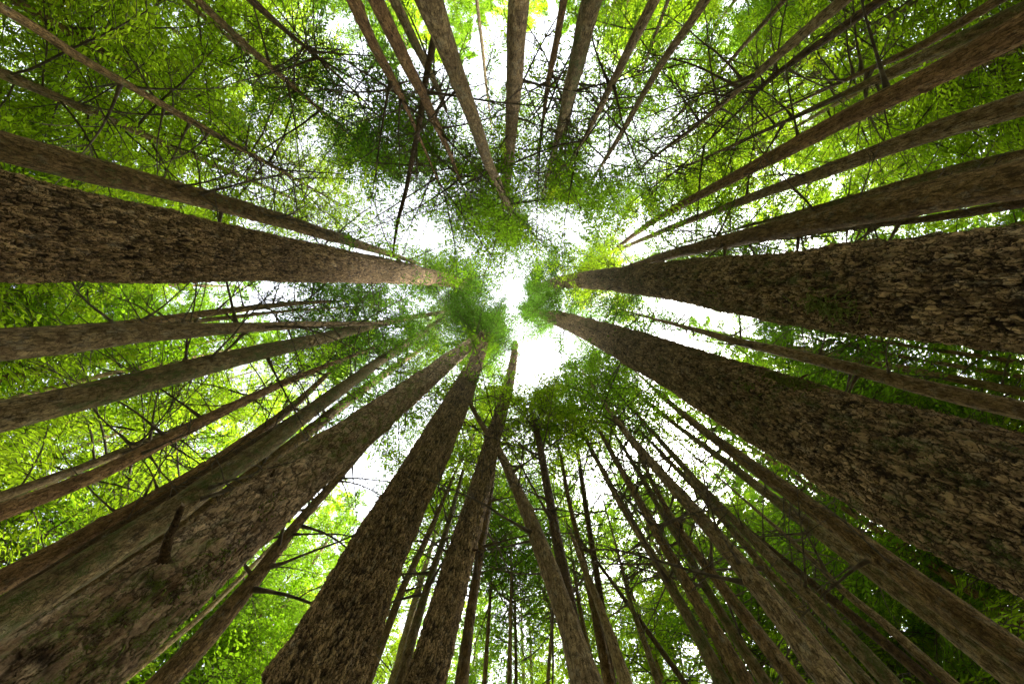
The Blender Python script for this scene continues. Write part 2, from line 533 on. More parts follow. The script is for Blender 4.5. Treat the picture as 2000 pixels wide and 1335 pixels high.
def crown_mesh(ax, zc, zt, base, lmax, nb, kind, leaf, rg, lift=0.0, shape=1.1, lmin=0.5, az=None, scl=1.0, thin=0.75):
    """ax(z) -> centre and radius of the trunk; merges nb boughs into one mesh relative to base"""
    LVs, LQs, KVs, n = [], [], [], 0
    lib = BOUGH[kind]
    for k in range(nb):
        f = ((k + rg.random()) / nb) ** 0.9
        z = zc + (zt - zc) * f
        c, r = ax(z)
        L = (lmax * (1 - f ** shape) * rg.uniform(0.5, 1.3) + lmin)
        if f < 0.15:
            L *= 0.6 + 2.5 * f
        a = k * 2.39996 + rg.normal(0, 0.35) if az is None else rg.normal(az[0], az[1])
        lv, lq, kv = lib[int(rg.integers(len(lib)))]
        s = L / 2.4
        sx = np.array([s, s * rg.uniform(0.75, 1.2), s])
        if rg.random() < 0.5:
            sx[1] *= -1
        pitch = lift + 0.35 * f - 0.25 * rg.random()
        ro = rg.normal(0, 0.35)
        M = (Euler((0, 0, a)).to_matrix() @ Euler((0, -pitch, 0)).to_matrix() @ Euler((ro, 0, 0)).to_matrix())
        M = np.array(M)
        org = c + np.array([math.cos(a), math.sin(a), 0]) * r * 0.8
        # keep the leaves at their own size whatever the bough's length: move frond anchors, then add leaf offsets
        W = (kv * sx) @ M.T + org
        ctr = W[:, 0, :]
        off = W - ctr[:, None, :]
        W = ctr[:, None, :] + off * (scl / max(s, 0.3) ** 0.6)
        tip = (lv * sx) @ M.T + org
        LVs.append(tip)
        LQs.append(lq)
        KVs.append(W)
    if not KVs:
        return None
    W = np.concatenate(KVs)
    c0 = W[:, 0, :]
    grp = fbm(c0[:, 0] * 1.1, c0[:, 1] * 1.1, c0[:, 2] * 1.1, 2, 7) * 0.8 + 0.7 * vnoise(c0[:, 0] * 4.0, c0[:, 1] * 4.0, c0[:, 2] * 4.0, 9) + rg.normal(0, 0.32, len(c0))
    px, py = project(c0)
    keep = grp * 1.15 + dens(px, py) * 1.3 > thin
    inside = (px > -150) & (px < 2150) & (py > -150) & (py < 1485)
    keep &= inside | (rg.random(len(c0)) < 0.45)          # outside the frame a lighter crown will do
    # a bough that has lost most of its leaves has dropped off
    cnt = np.array([len(a) for a in KVs])
    bid = np.repeat(np.arange(len(cnt)), cnt)
    frac = np.bincount(bid, weights=keep, minlength=len(cnt)) / cnt
    alive = frac > 0.22
    keep &= alive[bid]
    if not alive.any():
        return None
    LQ, LV2, n = [], [], 0
    for q in np.where(alive)[0]:
        LQ.append(LQs[q] + n)
        LV2.append(LVs[q])
        n += len(LVs[q])
    LV = np.concatenate(LV2)
    LQ = np.concatenate(LQ)
    KV = W[keep].reshape(-1, 3)
    V = np.concatenate([LV, KV]) - base
    KQ = np.arange(len(KV)).reshape(-1, 4) + len(LV)
    mi = np.concatenate([np.zeros(len(LQ)), np.ones(len(KQ))])
    sm = np.concatenate([np.ones(len(LQ), bool), np.zeros(len(KQ), bool)])
    return mesh_from('crown', V, [LQ, KQ], [M_TWIG, LEAF[leaf]], smooth=sm, matidx=mi)

# ------------------------------------------------------------------ trunks
STYLE = {  # cell width, cell height, relief, plate weight
    'plate': (0.060, 0.17, 0.024, 1.0), 'ridged': (0.034, 0.17, 0.022, 1.0), 'flaky': (0.085, 0.24, 0.022, 0.8),
    'red': (0.05, 0.22, 0.006, 0.5), 'grey': (0.05, 0.10, 0.005, 0.4), 'brown': (0.04, 0.09, 0.007, 0.6),
    'mossy': (0.05, 0.10, 0.008, 0.4), 'dark': (0.04, 0.09, 0.006, 0.5), 'pale': (0.05, 0.3, 0.004, 0.3),
}

class Path:
    """trunk axis and diameter as functions of height"""
    def __init__(s, P, D):
        s.P, s.D = P, D
        z = P[:, 2]
        s.z = z
        # monotone-ish cubic (finite-difference tangents)
        s.m = np.gradient(np.column_stack([P[:, :2], D]), z, axis=0) if len(z) > 2 else np.repeat(((np.column_stack([P[:, :2], D])[1] - np.column_stack([P[:, :2], D])[0]) / (z[1] - z[0]))[None], 2, 0)
        s.y = np.column_stack([P[:, :2], D])
    def at(s, zz):
        zz = np.atleast_1d(np.asarray(zz, float))
        i = np.clip(np.searchsorted(s.z, zz) - 1, 0, len(s.z) - 2)
        h = s.z[i + 1] - s.z[i]
        t = np.clip((zz - s.z[i]) / h, 0, 1)[:, None]
        h = h[:, None]
        a, b = s.y[i], s.y[i + 1]
        ma, mb = s.m[i], s.m[i + 1]
        lim = 3 * np.abs(b - a) / h + 1e-6
        ma = np.clip(ma, -lim, lim)
        mb = np.clip(mb, -lim, lim)
        r = (2 * t ** 3 - 3 * t ** 2 + 1) * a + (t ** 3 - 2 * t ** 2 + t) * h * ma + (-2 * t ** 3 + 3 * t ** 2) * b + (t ** 3 - t ** 2) * h * mb
        return r
    def ax(s, z):
        r = s.at(z)[0]
        return np.array([r[0], r[1], z]), max(r[2] * 0.5, 0.004)

def trunk_mesh(path, base, style, zvis, ztop, rdist, ns, pxstep, knots, seed, blunt=False, amp=1.0):
    zs = list(np.linspace(0, max(zvis * 0.8, 0.3), 8))
    z = zs[-1]
    while z < ztop:
        z += min(max(z * z * pxstep / (398.0 * rdist), 0.006), 0.6)
        zs.append(min(z, ztop))
    zs = np.array(zs)
    y = path.at(zs)
    th = np.linspace(0, 2 * math.pi, ns, endpoint=False)
    T, Zg = np.meshgrid(th, zs)
    R = np.repeat((y[:, 2] * 0.5)[:, None], ns, 1)
    cw, ch, rel, pw = STYLE[style]
    R0 = float(path.at(zvis)[0][2] * 0.5)
    nper = max(6, int(round(2 * math.pi * R0 / cw)))
    cx, sy = np.cos(T), np.sin(T)
    k = R0
    wx = fbm(cx * k * 9, sy * k * 9, Zg * 4, 2, seed) * 0.9
    wy = fbm(cx * k * 9 + 7, sy * k * 9, Zg * 4, 2, seed + 5) * 0.9
    lean_ = fbm(cx * k * 2, sy * k * 2, Zg * 0.8, 2, seed + 9) * 2.0
    hx = fbm(cx * k * 34, sy * k * 34, Zg * 20, 3, seed + 6)
    hy = fbm(cx * k * 34 + 9, sy * k * 34, Zg * 20, 3, seed + 8)
    u = T / (2 * math.pi) * nper + wx + lean_ * 0.5 + hx * 0.75
    v = Zg / ch + wy * 1.2 + hy * 0.6
    fe, cid, off = worley(u, v, nper, seed)
    wid = 0.5 + 0.9 * fbm(cx * k * 12, sy * k * 12, Zg * 7, 2, seed + 12)     # cracks open and close
    edge = sstep(0.0, 0.14 + 0.42 * np.clip(wid, 0, 1), fe)
    edge = 1 - (1 - edge) * np.clip(wid * 1.5, 0.25, 1)
    fine, cid2, off2 = worley(u * 2 + 0.9 * hy, v * 2.3 + hx, nper * 2, seed + 31)
    edge2 = sstep(0.0, 0.4, fine)
    h = edge * (0.35 + 0.75 * cid) + 0.55 * edge * (cid2 - 0.3) + 0.25 * edge2 * edge - 0.45 * off * edge - 0.3 * off2
    lump = fbm(cx * k * 3, sy * k * 3, Zg * 1.1, 3, seed + 3)
    fur = np.abs(fbm(cx * k * 22 + 0.6 * hx, sy * k * 22 + 0.6 * hx, Zg * 3.2, 3, seed + 21))
    fur = sstep(0.0, 0.16, fur)
    h = h * 0.72 * (0.35 + 0.65 * fur) + 0.45 * fur
    edge = edge * (0.3 + 0.7 * fur)
    a_ = rel * amp * np.clip(R / R0, 0.25, 1.2)
    disp = a_ * (h - 0.5) * pw * 1.6 + lump * R * 0.11 + a_ * 0.5 * fbm(cx * k * 40, sy * k * 40, Zg * 22, 2, seed + 4)
    kn = np.zeros_like(R)
    for (kt, kz, ks, kd) in knots:
        rows = np.where(np.abs(zs - kz) < ks * 4)[0]
        if len(rows) == 0:
            continue
        sl = slice(rows[0], rows[-1] + 1)
        dt = (np.mod(T[sl] - kt + math.pi, 2 * math.pi) - math.pi) * R[sl]
        dz = Zg[sl] - kz
        e = np.exp(-(dt * dt + dz * dz * 0.8) / (ks * ks))
        disp[sl] += ks * 0.45 * e
        # a crescent scar just under the collar
        cres = np.exp(-(dt * dt * 0.5 + (dz + ks * 0.7 + 0.25 * np.abs(dt)) ** 2 * 4.5) / (ks * ks)) * kd
        wob = 0.65 + 0.7 * fbm(dt * 9 / ks * 0.3, dz * 9 / ks * 0.3, T[sl], 2, seed + 50)
        kn[sl] = np.maximum(kn[sl], np.clip(cres * wob * 1.1, 0, 1))
        disp[sl] -= ks * 0.25 * cres
    flare = 1 + 0.45 * np.exp(-Zg / 0.5) * (1 + 0.35 * np.cos(T * 5 + seed))
    Rr = np.maximum(R * flare + disp, 0.003)
    wob = np.minimum(y[:, 2] * 0.10, 0.03) * sstep(0, 2, zs)
    z0 = zs * 0
    X = (y[:, 0] + wob * fbm(zs * 0.55, z0 + seed, z0, 2, 3))[:, None] + cx * Rr
    Y = (y[:, 1] + wob * fbm(zs * 0.55, z0 + seed + 9, z0, 2, 3))[:, None] + sy * Rr
    Zo = Zg.copy()
    if blunt:   # torn top
        Zo[-1] += 0.35 * fbm(cx[-1] * 3, sy[-1] * 3, Zg[-1] * 0, 2, seed + 77)
    V = np.stack([X, Y, Zo], -1).reshape(-1, 3)
    nr = len(zs)
    i = np.arange(nr - 1)[:, None] * ns
    j = np.arange(ns)[None, :]
    j2 = (j + 1) % ns
    Q = np.stack([i + j, i + j2, i + ns + j2, i + ns + j], -1).reshape(-1, 4)
    tip = np.array([[y[-1, 0], y[-1, 1], ztop + (0.02 if not blunt else -0.15)]])
    V = np.concatenate([V, tip])
    jj = np.arange(ns)
    Tq = np.stack([(nr - 1) * ns + jj, (nr - 1) * ns + (jj + 1) % ns, np.full(ns, nr * ns)], -1)
    at = {'plate': np.append(cid * 0.7 + cid2 * 0.3, 0.5), 'crev': np.append(edge * (0.6 + 0.4 * edge2) * pw + (1 - pw), 1.0), 'knot': np.append(kn, 0)}
    return mesh_from('trunk', V - base, [Q, Tq], [BARK[style]], attrs=at)

# ------------------------------------------------------------------ a whole tree
def empty(name, loc, label, cat, group=None):
    o = bpy.data.objects.new(name, None)
    o.empty_display_size = 0.3
    COL.objects.link(o)
    o.location = loc
    o['label'] = label
    o['category'] = cat
    if group:
        o['group'] = group
    return o

SEED = [1000]

def grow(name, label, P, D, style, rdist, zvis, group=None, cat='tree', ext=0.22, crown=True, zc=None, lmax=3.7, nb=42,
         kind='conifer', leaf='mid', dead=26, deadlen=(0.8, 3.0), deadz=None, blunt=False, amp=1.0, detail=None,
         knots=None, lift=0.0, az=None, scl=1.0, whorl=False, stubs=0, shape=1.1, deadaz=None, thin=1.0, lmin=0.7):
    SEED[0] += 17
    seed = SEED[0]
    rg = np.random.default_rng(seed)
    # down to the ground
    lean = (P[1, :2] - P[0, :2]) / (P[1, 2] - P[0, 2])
    nl = np.linalg.norm(lean)
    if nl > 0.22:
        lean *= 0.22 / nl
    g = np.array([P[0, 0] - lean[0] * P[0, 2], P[0, 1] - lean[1] * P[0, 2], 0.0])
    P = np.vstack([g, P])
    D = np.concatenate([[D[0] * 1.12], D])
    zlast = P[-1, 2]
    if not blunt:
        ll = (P[-1, :2] - P[-2, :2]) / (P[-1, 2] - P[-2, 2])
        nl = np.linalg.norm(ll)
        if nl > 0.06:
            ll *= 0.06 / nl
        e = max(zlast * ext, 2.0)
        if crown and rdist < 15 and ext > .2:
            e = max(e, 23.0 - zlast)
        P = np.vstack([P, [P[-1, 0] + ll[0] * e, P[-1, 1] + ll[1] * e, zlast + e]])
        D = np.append(D, 0.03)
    path = Path(P, D)
    ztop = P[-1, 2]
    base = g
    root = empty(name, tuple(base), label, cat, group)
    if zc is None:
        zc = max(zlast * (0.95 if D[1] > .19 else 0.84), 14.0)
    dz = deadz or (zvis * 1.25, min(zlast * 0.98, ztop - 0.8))
    kn = []
    br = []
    for k in range(dead):
        f = (k + rg.random()) / dead
        z = dz[0] + (dz[1] - dz[0]) * f ** (1.0 if not whorl else 0.8)
        a = rg.uniform(0, 2 * math.pi) if deadaz is None else rg.normal(deadaz[0], deadaz[1])
        L = rg.uniform(*deadlen) * (1.0 - 0.35 * f)
        br.append((z, a, L))
        r_ = path.ax(z)[1]
        kn.append((a % (2 * math.pi), z, max(0.018, min(0.06, r_ * 0.33)), 0.8))
    for k in range(int(10 + 14 * min(1, rdist / 6)) if style not in ('plate', 'ridged', 'flaky') else 6):
        z = rg.uniform(zvis, zlast)
        kn.append((rg.uniform(0, 2 * math.pi), z, max(0.015, path.ax(z)[1] * rg.uniform(0.22, 0.42)), rg.uniform(0.3, 1.0)))
    for q in (knots or []):
        kn.append(q)
    if detail is None:
        wpx = D[1] / (rdist / 1.0) * 398  # rough width in pixels near the frame edge
        ns = int(np.clip(wpx * 1.6, 14, 96))
        step = 2.2
    else:
        ns, step = detail
    me = trunk_mesh(path, base, style, zvis, ztop, rdist, ns, step, kn, seed, blunt, amp)
    child('trunk', me, root)
    for (z, a, L) in br:
        c, r = path.ax(z)
        lib = DEAD if L > 0.55 else DEADSHORT
        o = child('branch', lib[int(rg.integers(len(lib)))], root)
        o.location = Vector(c - base + np.array([math.cos(a), math.sin(a), 0]) * r * 0.7)
        pitch = rg.normal(0.12, 0.28)
        o.rotation_euler = (rg.uniform(-0.6, 0.6), -pitch, a)
        o.rotation_mode = 'XYZ'
        o.scale = (L, L * rg.choice([-1, 1]), L)
        if L <= 0.55:
            o.scale = (L, L, L)
    if crown:
        cm = crown_mesh(path.ax, zc, ztop - 0.15, base, lmax, nb, kind, leaf, rg, lift=lift, az=az, scl=scl, shape=shape, thin=thin, lmin=lmin)
        if cm:
            child('crown', cm, root)
    return root, path

def front(path, px, py):
    """the point of a trunk's near side seen at a pixel of the photograph"""
    zz = np.linspace(path.z[0], path.z[-1], 900)
    y = path.at(zz)
    C_ = np.column_stack([y[:, 0], y[:, 1], zz])
    ax_, ay_ = project(C_)
    qx, qy = px, py
    for it in range(8):
        i = int(np.argmin((ax_ - qx) ** 2 + (ay_ - qy) ** 2))
        c, R = C_[i], y[i, 2] * 0.5
        d = ray(qx, qy)
        tt = (c - CAM) @ d / (d @ d)
        o = (CAM + d * tt - c)
        o[2] = 0
        to = CAM - c
        to[2] = 0
        to /= np.linalg.norm(to)
        side = np.array([-to[1], to[0], 0])
        q = float(np.clip((o @ side) / R, -0.97, 0.97))
        n = side * q + to * math.sqrt(1 - q * q)
        Q = c + n * R
        u_, v_ = project(Q)
        qx += (px - float(u_)) * .8
        qy += (py - float(v_)) * .8
    return Q, c, R, c[2]

def traced(name, style, label, pts, D0=None, zcap=40.0, kpx=(), smooth=True, **kw):
    """pts: trunk centre and width as seen in the photograph, from low to high. The width and a plausible diameter
    give the distance; the trunk then stands there at its real size."""
    pts = np.array(pts, float)
    w0 = pts[0, 2]
    if D0 is None:
        D0 = 0.09 + 0.0038 * w0
    d0 = ray(pts[0, 0], pts[0, 1])
    t0 = D0 / w0
    r = t0 * math.hypot(d0[0], d0[1])
    P, D = [], []
    zp = -9
    for px, py, w_ in pts:
        d = ray(px, py)
        t = r / math.hypot(d[0], d[1])
        t = min(t, (zcap - CAM[2]) / d[2])
        p = CAM + d * t
        if p[2] < zp + 0.25:
            t = (zp + 0.25 - CAM[2]) / d[2]
            p = CAM + d * t
        zp = p[2]
        P.append(p)
        D.append(w_ * t)
    D = np.array(D)
    for i in range(1, len(D)):
        D[i] = min(D[i], D[i - 1] * 1.01)
    ang = math.degrees(math.atan2(pts[-1, 1] - 567, pts[-1, 0] - 1005)) % 360
    crowd = .36 if 30 < ang < 80 else .5 if 240 < ang < 300 else .6 if 300 <= ang < 345 else .65 if 150 < ang < 200 else 1.0
    if 236 < ang < 345 and 'dead' in kw:
        kw['dead'] = int(kw['dead'] * .6)
    if r > 4.6:
        kw['nb'] = int(kw.get('nb', 42) * crowd)
    P = np.array(P)
    if len(P) >= 5 and smooth:
        lz = np.log(P[:, 2])
        for q in (0, 1):
            P[:, q] = P[:, q] * .35 + .65 * np.polyval(np.polyfit(lz, P[:, q], 3, w=1 / np.sqrt(P[:, 2])), lz)
    if kpx:
        pth = Path(np.array(P), D)
        kw['knots'] = []
        for kx, ky, ks, kd in kpx:
            Q, c, rr, z = front(pth, kx, ky)
            kw['knots'].append((math.atan2(Q[1] - c[1], Q[0] - c[0]) % (2 * math.pi), z, ks, kd))
    return grow(name, label, np.array(P), D, style, r, P[0][2], **kw)

BIG = dict(detail=(380, 1.15), dead=18, deadlen=(0.8, 2.4), lmax=3.6, nb=84, thin=.62)
G_B = 'slender forest trunks rising all round'

# --- the great near trunks
R26, P26 = traced('conifer_tree', 'plate', 'hugest trunk at lower right, dark flaky bark with green moss on its upper edge',
    [(2000,1006,295),(1862,951,258),(1675,877,192),(1487,789,136),(1300,710,88),(1250,688,72),(1174,653,48),(1099,623,28),(1043,610,12)],
    zcap=38, leaf='dark', zc=27, deadz=(14, 36), **BIG)
R27, P27 = traced('conifer_tree', 'plate', 'huge dark plated trunk entering level from the right edge, with a tuft of yellow-green moss',
    [(2000,568,240),(1862,566,216),(1675,562,178),(1487,559,120),(1300,546,70),(1212,546,47),(1099,551,22),(1050,556,9)],
    zcap=38, leaf='dark', zc=27, deadz=(12, 34), **BIG)
R04, P04 = traced('conifer_tree', 'ridged', 'huge brown furrowed trunk entering from the left edge, thickest on that side',
    [(0,440,200),(300,477,135),(500,503,92),(700,523,60),(800,535,42),(900,553,16)],
    zcap=36, leaf='dark', zc=27, deadz=(12, 32), **BIG)
R09, P09 = traced('conifer_tree', 'flaky', 'thick reddish flaking trunk in the lower left corner with a broken branch stub and moss',
    [(-60,1430,230),(180,1258,185),(344,1123,144),(554,953,100),(684,853,72),(759,797,56),(818,750,42),(875,706,32),(912,680,22),(945,642,8)],
    D0=.72, zcap=34, leaf='dark', zc=27, deadz=(10, 30),
    kpx=[(515,950,.10,1),(310,1115,.12,1),(345,1140,.08,1),(110,1262,.12,1),(250,1190,.06,.8),(470,985,.05,.7),(560,905,.05,.7),(628,870,.05,.8)], **BIG)
R11, P11 = traced('conifer_tree', 'ridged', 'thick trunk with deeply furrowed scaly bark rising left of the broken snag',
    [(600,1380,185),(618,1335,175),(715,1116,118),(789,985,88),(837,900,72),(897,775,46),(925,715,30),(950,655,13)],
    zcap=36, leaf='dark', zc=27, deadz=(12, 33), **BIG)

# --- bottom middle
R12, P12 = traced('broken_snag', 'ridged', 'dark mossy trunk broken off short at its top, right of the furrowed bottom trunk',
    [(827,1335,76),(875,1172,64),(907,1060,58),(938,947,43),(965,843,29),(989,775,25),(1004,700,18),(1006,670,12)],
    D0=0.42, crown=False, blunt=True, dead=18, deadlen=(0.4, 1.8), detail=(150, 1.5), amp=.7, cat='dead tree',
    kpx=[(842,1312,.06,1),(930,1068,.05,1),(955,960,.03,.8)])
traced('conifer_tree', 'grey', 'smooth grey trunk slanting up leftwards to cross behind the broken mossy snag',
    [(1148,1335,64),(1122,1247,44),(1090,1153,38),(1053,1060,32),(1010,959,22),(972,872,14),(950,846,12),(918,786,8)], D0=0.36, dead=19, detail=(120, 1.8), leaf='mid', nb=24, zc=22, ext=.8, lmax=1.8)
traced('conifer_tree', 'dark', 'dark straight trunk just right of the slanting grey one, topped by a bright green tuft',
    [(1112,1180,24),(1096,1097,22),(1081,1022,19),(1066,929,16),(1047,835,11),(1041,808,7)], leaf='bright', dead=19, lmax=2.0, ext=0.12, nb=60)
traced('conifer_tree', 'dark', 'thin dark bowed stem standing alone against the sky right of the bottom centre',
    [(1195,1335,17),(1174,1172,14),(1156,1060,13),(1137,947,10),(1122,835,7),(1105,726,4)], leaf='dark', dead=5, deadlen=(0.4, 1), nb=30, ext=0.05, lmax=1.8)
traced('conifer_tree', 'pale', 'pale weathered stem, split lengthwise, ending short at the foot of the dark bowed stem',
    [(1223,1335,26),(1212,1303,24),(1182,1210,17),(1144,1116,12),(1114,1037,6)], leaf='mid', crown=False, blunt=True, dead=3, deadlen=(0.4, 1), cat='dead tree')
traced('conifer_tree', 'brown', 'slim brown trunk pressed against the left side of the pale split stem',
    [(1189,1335,22),(1156,1172,15),(1137,1078,11),(1114,992,9),(1099,910,6)], leaf='bright', dead=15)
traced('conifer_tree', 'mossy', 'greenish trunk at bottom right of centre, first to the right of the dark bowed stem',
    [(1412,1335,30),(1350,1210,22),(1305,1135,18),(1257,1060,14),(1212,985,12),(1174,910,9),(1133,835,6),(1126,816,4)], leaf='mid', dead=23)
traced('conifer_tree', 'brown', 'brown knotty trunk with short stubs, second to the right of the dark bowed stem',
    [(1457,1335,34),(1405,1247,28),(1349,1153,23),(1302,1072,18),(1264,1003,15),(1219,929,12),(1174,846,6)], leaf='mid', dead=23)
traced('conifer_tree', 'mossy', 'crooked mossy stem with a bend halfway, third to the right of the dark bowed stem',
    [(1498,1335,24),(1450,1266,20),(1375,1142,15),(1345,1080,13),(1287,992,11),(1249,925,9),(1212,865,6)], leaf='mid', dead=23)
traced('conifer_tree', 'brown', 'narrow brown trunk directly below the broad pale-brown lower right trunk',
    [(1555,1335,34),(1450,1195,23),(1367,1090,16),(1300,992,11),(1279,947,8),(1245,880,4)], leaf='mid', dead=23)
traced('conifer_tree', 'grey', 'broadest trunk of the lower right thicket, pale grey-brown with fine streaks',
    [(1630,1335,60),(1562,1251,50),(1487,1157,40),(1394,1041,28),(1300,932,20),(1230,857,14),(1193,805,9),(1152,745,5)], D0=0.34, leaf='dark', dead=32, detail=(110, 1.8))
traced('conifer_tree', 'mossy', 'thin olive trunk close above the broad grey-brown lower right trunk',
    [(1693,1335,28),(1600,1232,22),(1525,1146,18),(1450,1056,14),(1375,970,10),(1300,895,8),(1240,830,4)], leaf='mid', dead=19)
traced('conifer_tree', 'mossy', 'mossy trunk whose upper half is bare pale wood, amid the lower right thicket',
    [(1742,1335,34),(1637,1221,28),(1525,1105,22),(1412,996,14),(1349,929,12),(1311,884,10),(1249,812,6),(1189,745,4)], leaf='mid', dead=23)
traced('conifer_tree', 'dark', 'dark mossy stem shaded behind the thicket near the lower right bottom edge',
    [(1824,1335,22),(1675,1210,18),(1581,1135,14),(1487,1055,10),(1400,985,6)], leaf='mid', dead=15)
traced('conifer_tree', 'grey', 'distant grey stem half hidden by leaves under the mossy twin trunks at lower right',
    [(1843,1322,22),(1787,1273,20),(1731,1217,16),(1645,1157,13),(1592,1093,10),(1506,1022,7)], leaf='bright', dead=15)
traced('conifer_tree', 'brown', 'upper of the twin trunks below the hugest trunk, brown with short upright twigs',
    [(2000,1284,56),(1862,1195,50),(1749,1112,42),(1637,1026,35),(1525,947,28),(1450,895,22),(1375,842,15),(1300,780,9),(1264,745,5)], D0=0.33, leaf='dark', dead=32, detail=(110, 1.8))
traced('conifer_tree', 'mossy', 'lower of the twin trunks below the hugest trunk, green moss along its edge',
    [(1974,1318,46),(1862,1228,42),(1749,1146,36),(1637,1071,28),(1525,985,20),(1450,921,16),(1337,842,9),(1249,775,7),(1193,722,4)], D0=0.30, leaf='dark', dead=32, detail=(100, 1.8))
traced('conifer_tree', 'grey', 'medium grey trunk running between the two huge right-hand trunks',
    [(2000,800,36),(1787,753,31),(1675,718,28),(1562,695,22),(1450,671,15),(1337,637,8),(1249,615,4)], leaf='dark', dead=28, detail=(80, 1.8))
traced('conifer_tree', 'brown', 'thread-thin stem in the bright gap just under the upper huge right trunk',
    [(2000,708,9),(1749,671,6),(1600,645,3)], leaf='dark', dead=15, deadlen=(0.5, 1.4))
traced('conifer_tree', 'brown', 'second thread-thin stem in the right-hand gap, just above the medium grey trunk',
    [(2000,736,9),(1787,701,7),(1637,671,4)], leaf='mid', dead=15, deadlen=(0.5, 1.4))
traced('conifer_tree', 'brown', 'slim trunk at bottom left of centre, hugging the right edge of the furrowed trunk',
    [(717,1335,18),(785,1153,14),(830,1060,12),(862,985,8)], leaf='bright', dead=15)
traced('conifer_tree', 'mossy', 'slim mossy trunk close along the left side of the broken mossy snag',
    [(781,1335,22),(811,1228,18),(837,1135,14),(871,1041,11),(888,977,8)], leaf='bright', dead=15)
traced('conifer_tree', 'pale', 'faint pale stem at the bottom between two slim trunks left of the snag',
    [(766,1335,18),(811,1172,13),(845,1060,8)], D0=0.26, leaf='mid', dead=4)
traced('conifer_tree', 'brown', 'straight brown trunk close along the right side of the broken mossy snag',
    [(901,1335,26),(916,1228,21),(931,1116,16),(950,1015,13),(965,910,8)], leaf='mid', dead=23)
traced('conifer_tree', 'brown', 'very thin upright stem at the bottom edge, right of the snag and its brown neighbour',
    [(946,1335,9),(957,1172,6),(963,1078,4)], leaf='mid', dead=15)
traced('conifer_tree', 'grey', 'thin upright grey stem reaching the bottom edge at mid frame',
    [(995,1335,10),(998,1153,5)], leaf='dark', dead=15)
traced('conifer_tree', 'brown', 'thinnest upright stem at mid bottom, touching the grey stem on its right',
    [(1008,1335,7),(1006,1172,4)], leaf='mid', dead=14)
traced('conifer_tree', 'pale', 'thin pale stem at the bottom just left of the slanting grey trunk foot',
    [(1070,1335,8),(1078,1210,5)], leaf='mid', dead=11)
traced('conifer_tree', 'brown', 'thin straight stem right behind the slanting grey trunk near the bottom',
    [(1167,1335,10),(1137,1210,8),(1122,1116,5)], leaf='mid', dead=15)
traced('conifer_tree', 'dark', 'thin dark pole slanting far right across the bottom, right of the pale split stem',
    [(1339,1335,12),(1249,1210,9),(1167,1097,6),(1100,1010,3)], leaf='mid', dead=5, crown=False)
traced('conifer_tree', 'mossy', 'narrow mossy stem behind the thin dark slanting pole at the bottom',
    [(1287,1335,14),(1264,1266,12),(1234,1183,9),(1212,1097,5)], leaf='mid', dead=15)

# --- left side
traced('conifer_tree', 'brown', 'brown knotty trunk just above the huge left trunk, spotted with dark knots',
    [(0,285,58),(161,333,50),(337,371,45),(487,412,34),(637,457,23),(700,478,17),(790,505,7)], D0=0.36, leaf='mid', dead=36, detail=(120, 1.7), deadaz=(1.9, 1.3), nb=60, lmax=3.8, thin=.95, zc=21, ext=.5)
traced('conifer_tree', 'brown', 'slim trunk slanting down from the upper left corner, wavy, alone amid bright foliage',
    [(-30,0,20),(56,41,18),(150,112,16),(262,172,14),(412,258,11),(543,330,7),(614,371,4)], leaf='bright', dead=36, deadlen=(1.0, 3.2), nb=56, lmax=4.4, lmin=1.2, thin=.85, zc=15)
traced('broken_snag', 'pale', 'short broken-off stem ending in mid air near the top edge, left of centre',
    [(340,-20,10),(400,35,9),(449,75,8),(483,103,5)], crown=False, blunt=True, dead=11, cat='dead tree')
traced('conifer_tree', 'brown', 'slim brown trunk at the top left, right beside the short broken-off stem',
    [(375,-10,14),(461,71,12),(524,127,10),(614,204,5)], leaf='dark', dead=23)
traced('conifer_tree', 'dark', 'faint stem at the top edge between the broken-off stem and the reddish trunks',
    [(490,0,14),(540,45,10),(600,95,6)], leaf='dark', dead=19)
traced('conifer_tree', 'grey', 'grey trunk at mid left with peeled pale patches and a dark hole',
    [(0,675,62),(187,658,48),(375,646,28),(562,635,15),(700,632,8)], D0=0.34, leaf='dark', dead=23, detail=(120, 1.7), nb=40)
traced('conifer_tree', 'brown', 'slim brown trunk resting against the upper edge of the grey peeled left trunk',
    [(0,652,22),(200,640,22),(375,615,20),(562,594,9),(650,588,4)], leaf='dark', dead=28)
traced('conifer_tree', 'brown', 'thinnest stem between the slim brown trunk and the grey peeled left trunk',
    [(200,647,12),(375,628,9),(562,607,5),(674,600,3)], leaf='mid', dead=11)
traced('conifer_tree', 'mossy', 'thick mossy green-brown trunk at left with ring-like swellings',
    [(0,812,60),(187,768,54),(337,729,40),(487,693,33),(599,670,24),(725,634,15),(837,615,8),(890,604,4)], D0=0.35, leaf='dark', dead=23, detail=(120, 1.7))
traced('conifer_tree', 'pale', 'thin pale stem above and alongside the thick mossy left trunk',
    [(0,785,10),(131,750,9),(225,727,8),(337,705,6)], leaf='maple', kind='broad', dead=15)
traced('conifer_tree', 'grey', 'upper, pale lichened stem of the close pair below the thick mossy left trunk',
    [(0,970,18),(112,929,17),(225,891,14),(300,857,10),(400,812,6)], leaf='maple', dead=15)
traced('conifer_tree', 'red', 'lower, reddish stem of the close pair below the thick mossy left trunk',
    [(0,998,32),(112,955,28),(187,929,26),(337,852,23),(449,795,18),(562,746,12),(700,690,6)], leaf='dark', dead=32, detail=(70, 1.8))
traced('conifer_tree', 'red', 'reddish smooth trunk at lower left, uppermost of the tight bundle of trunks',
    [(0,1136,46),(187,1037,43),(337,955,36),(449,885,28),(540,820,17),(600,765,12),(655,718,6)], D0=0.34, leaf='dark', dead=23, detail=(100, 1.7))
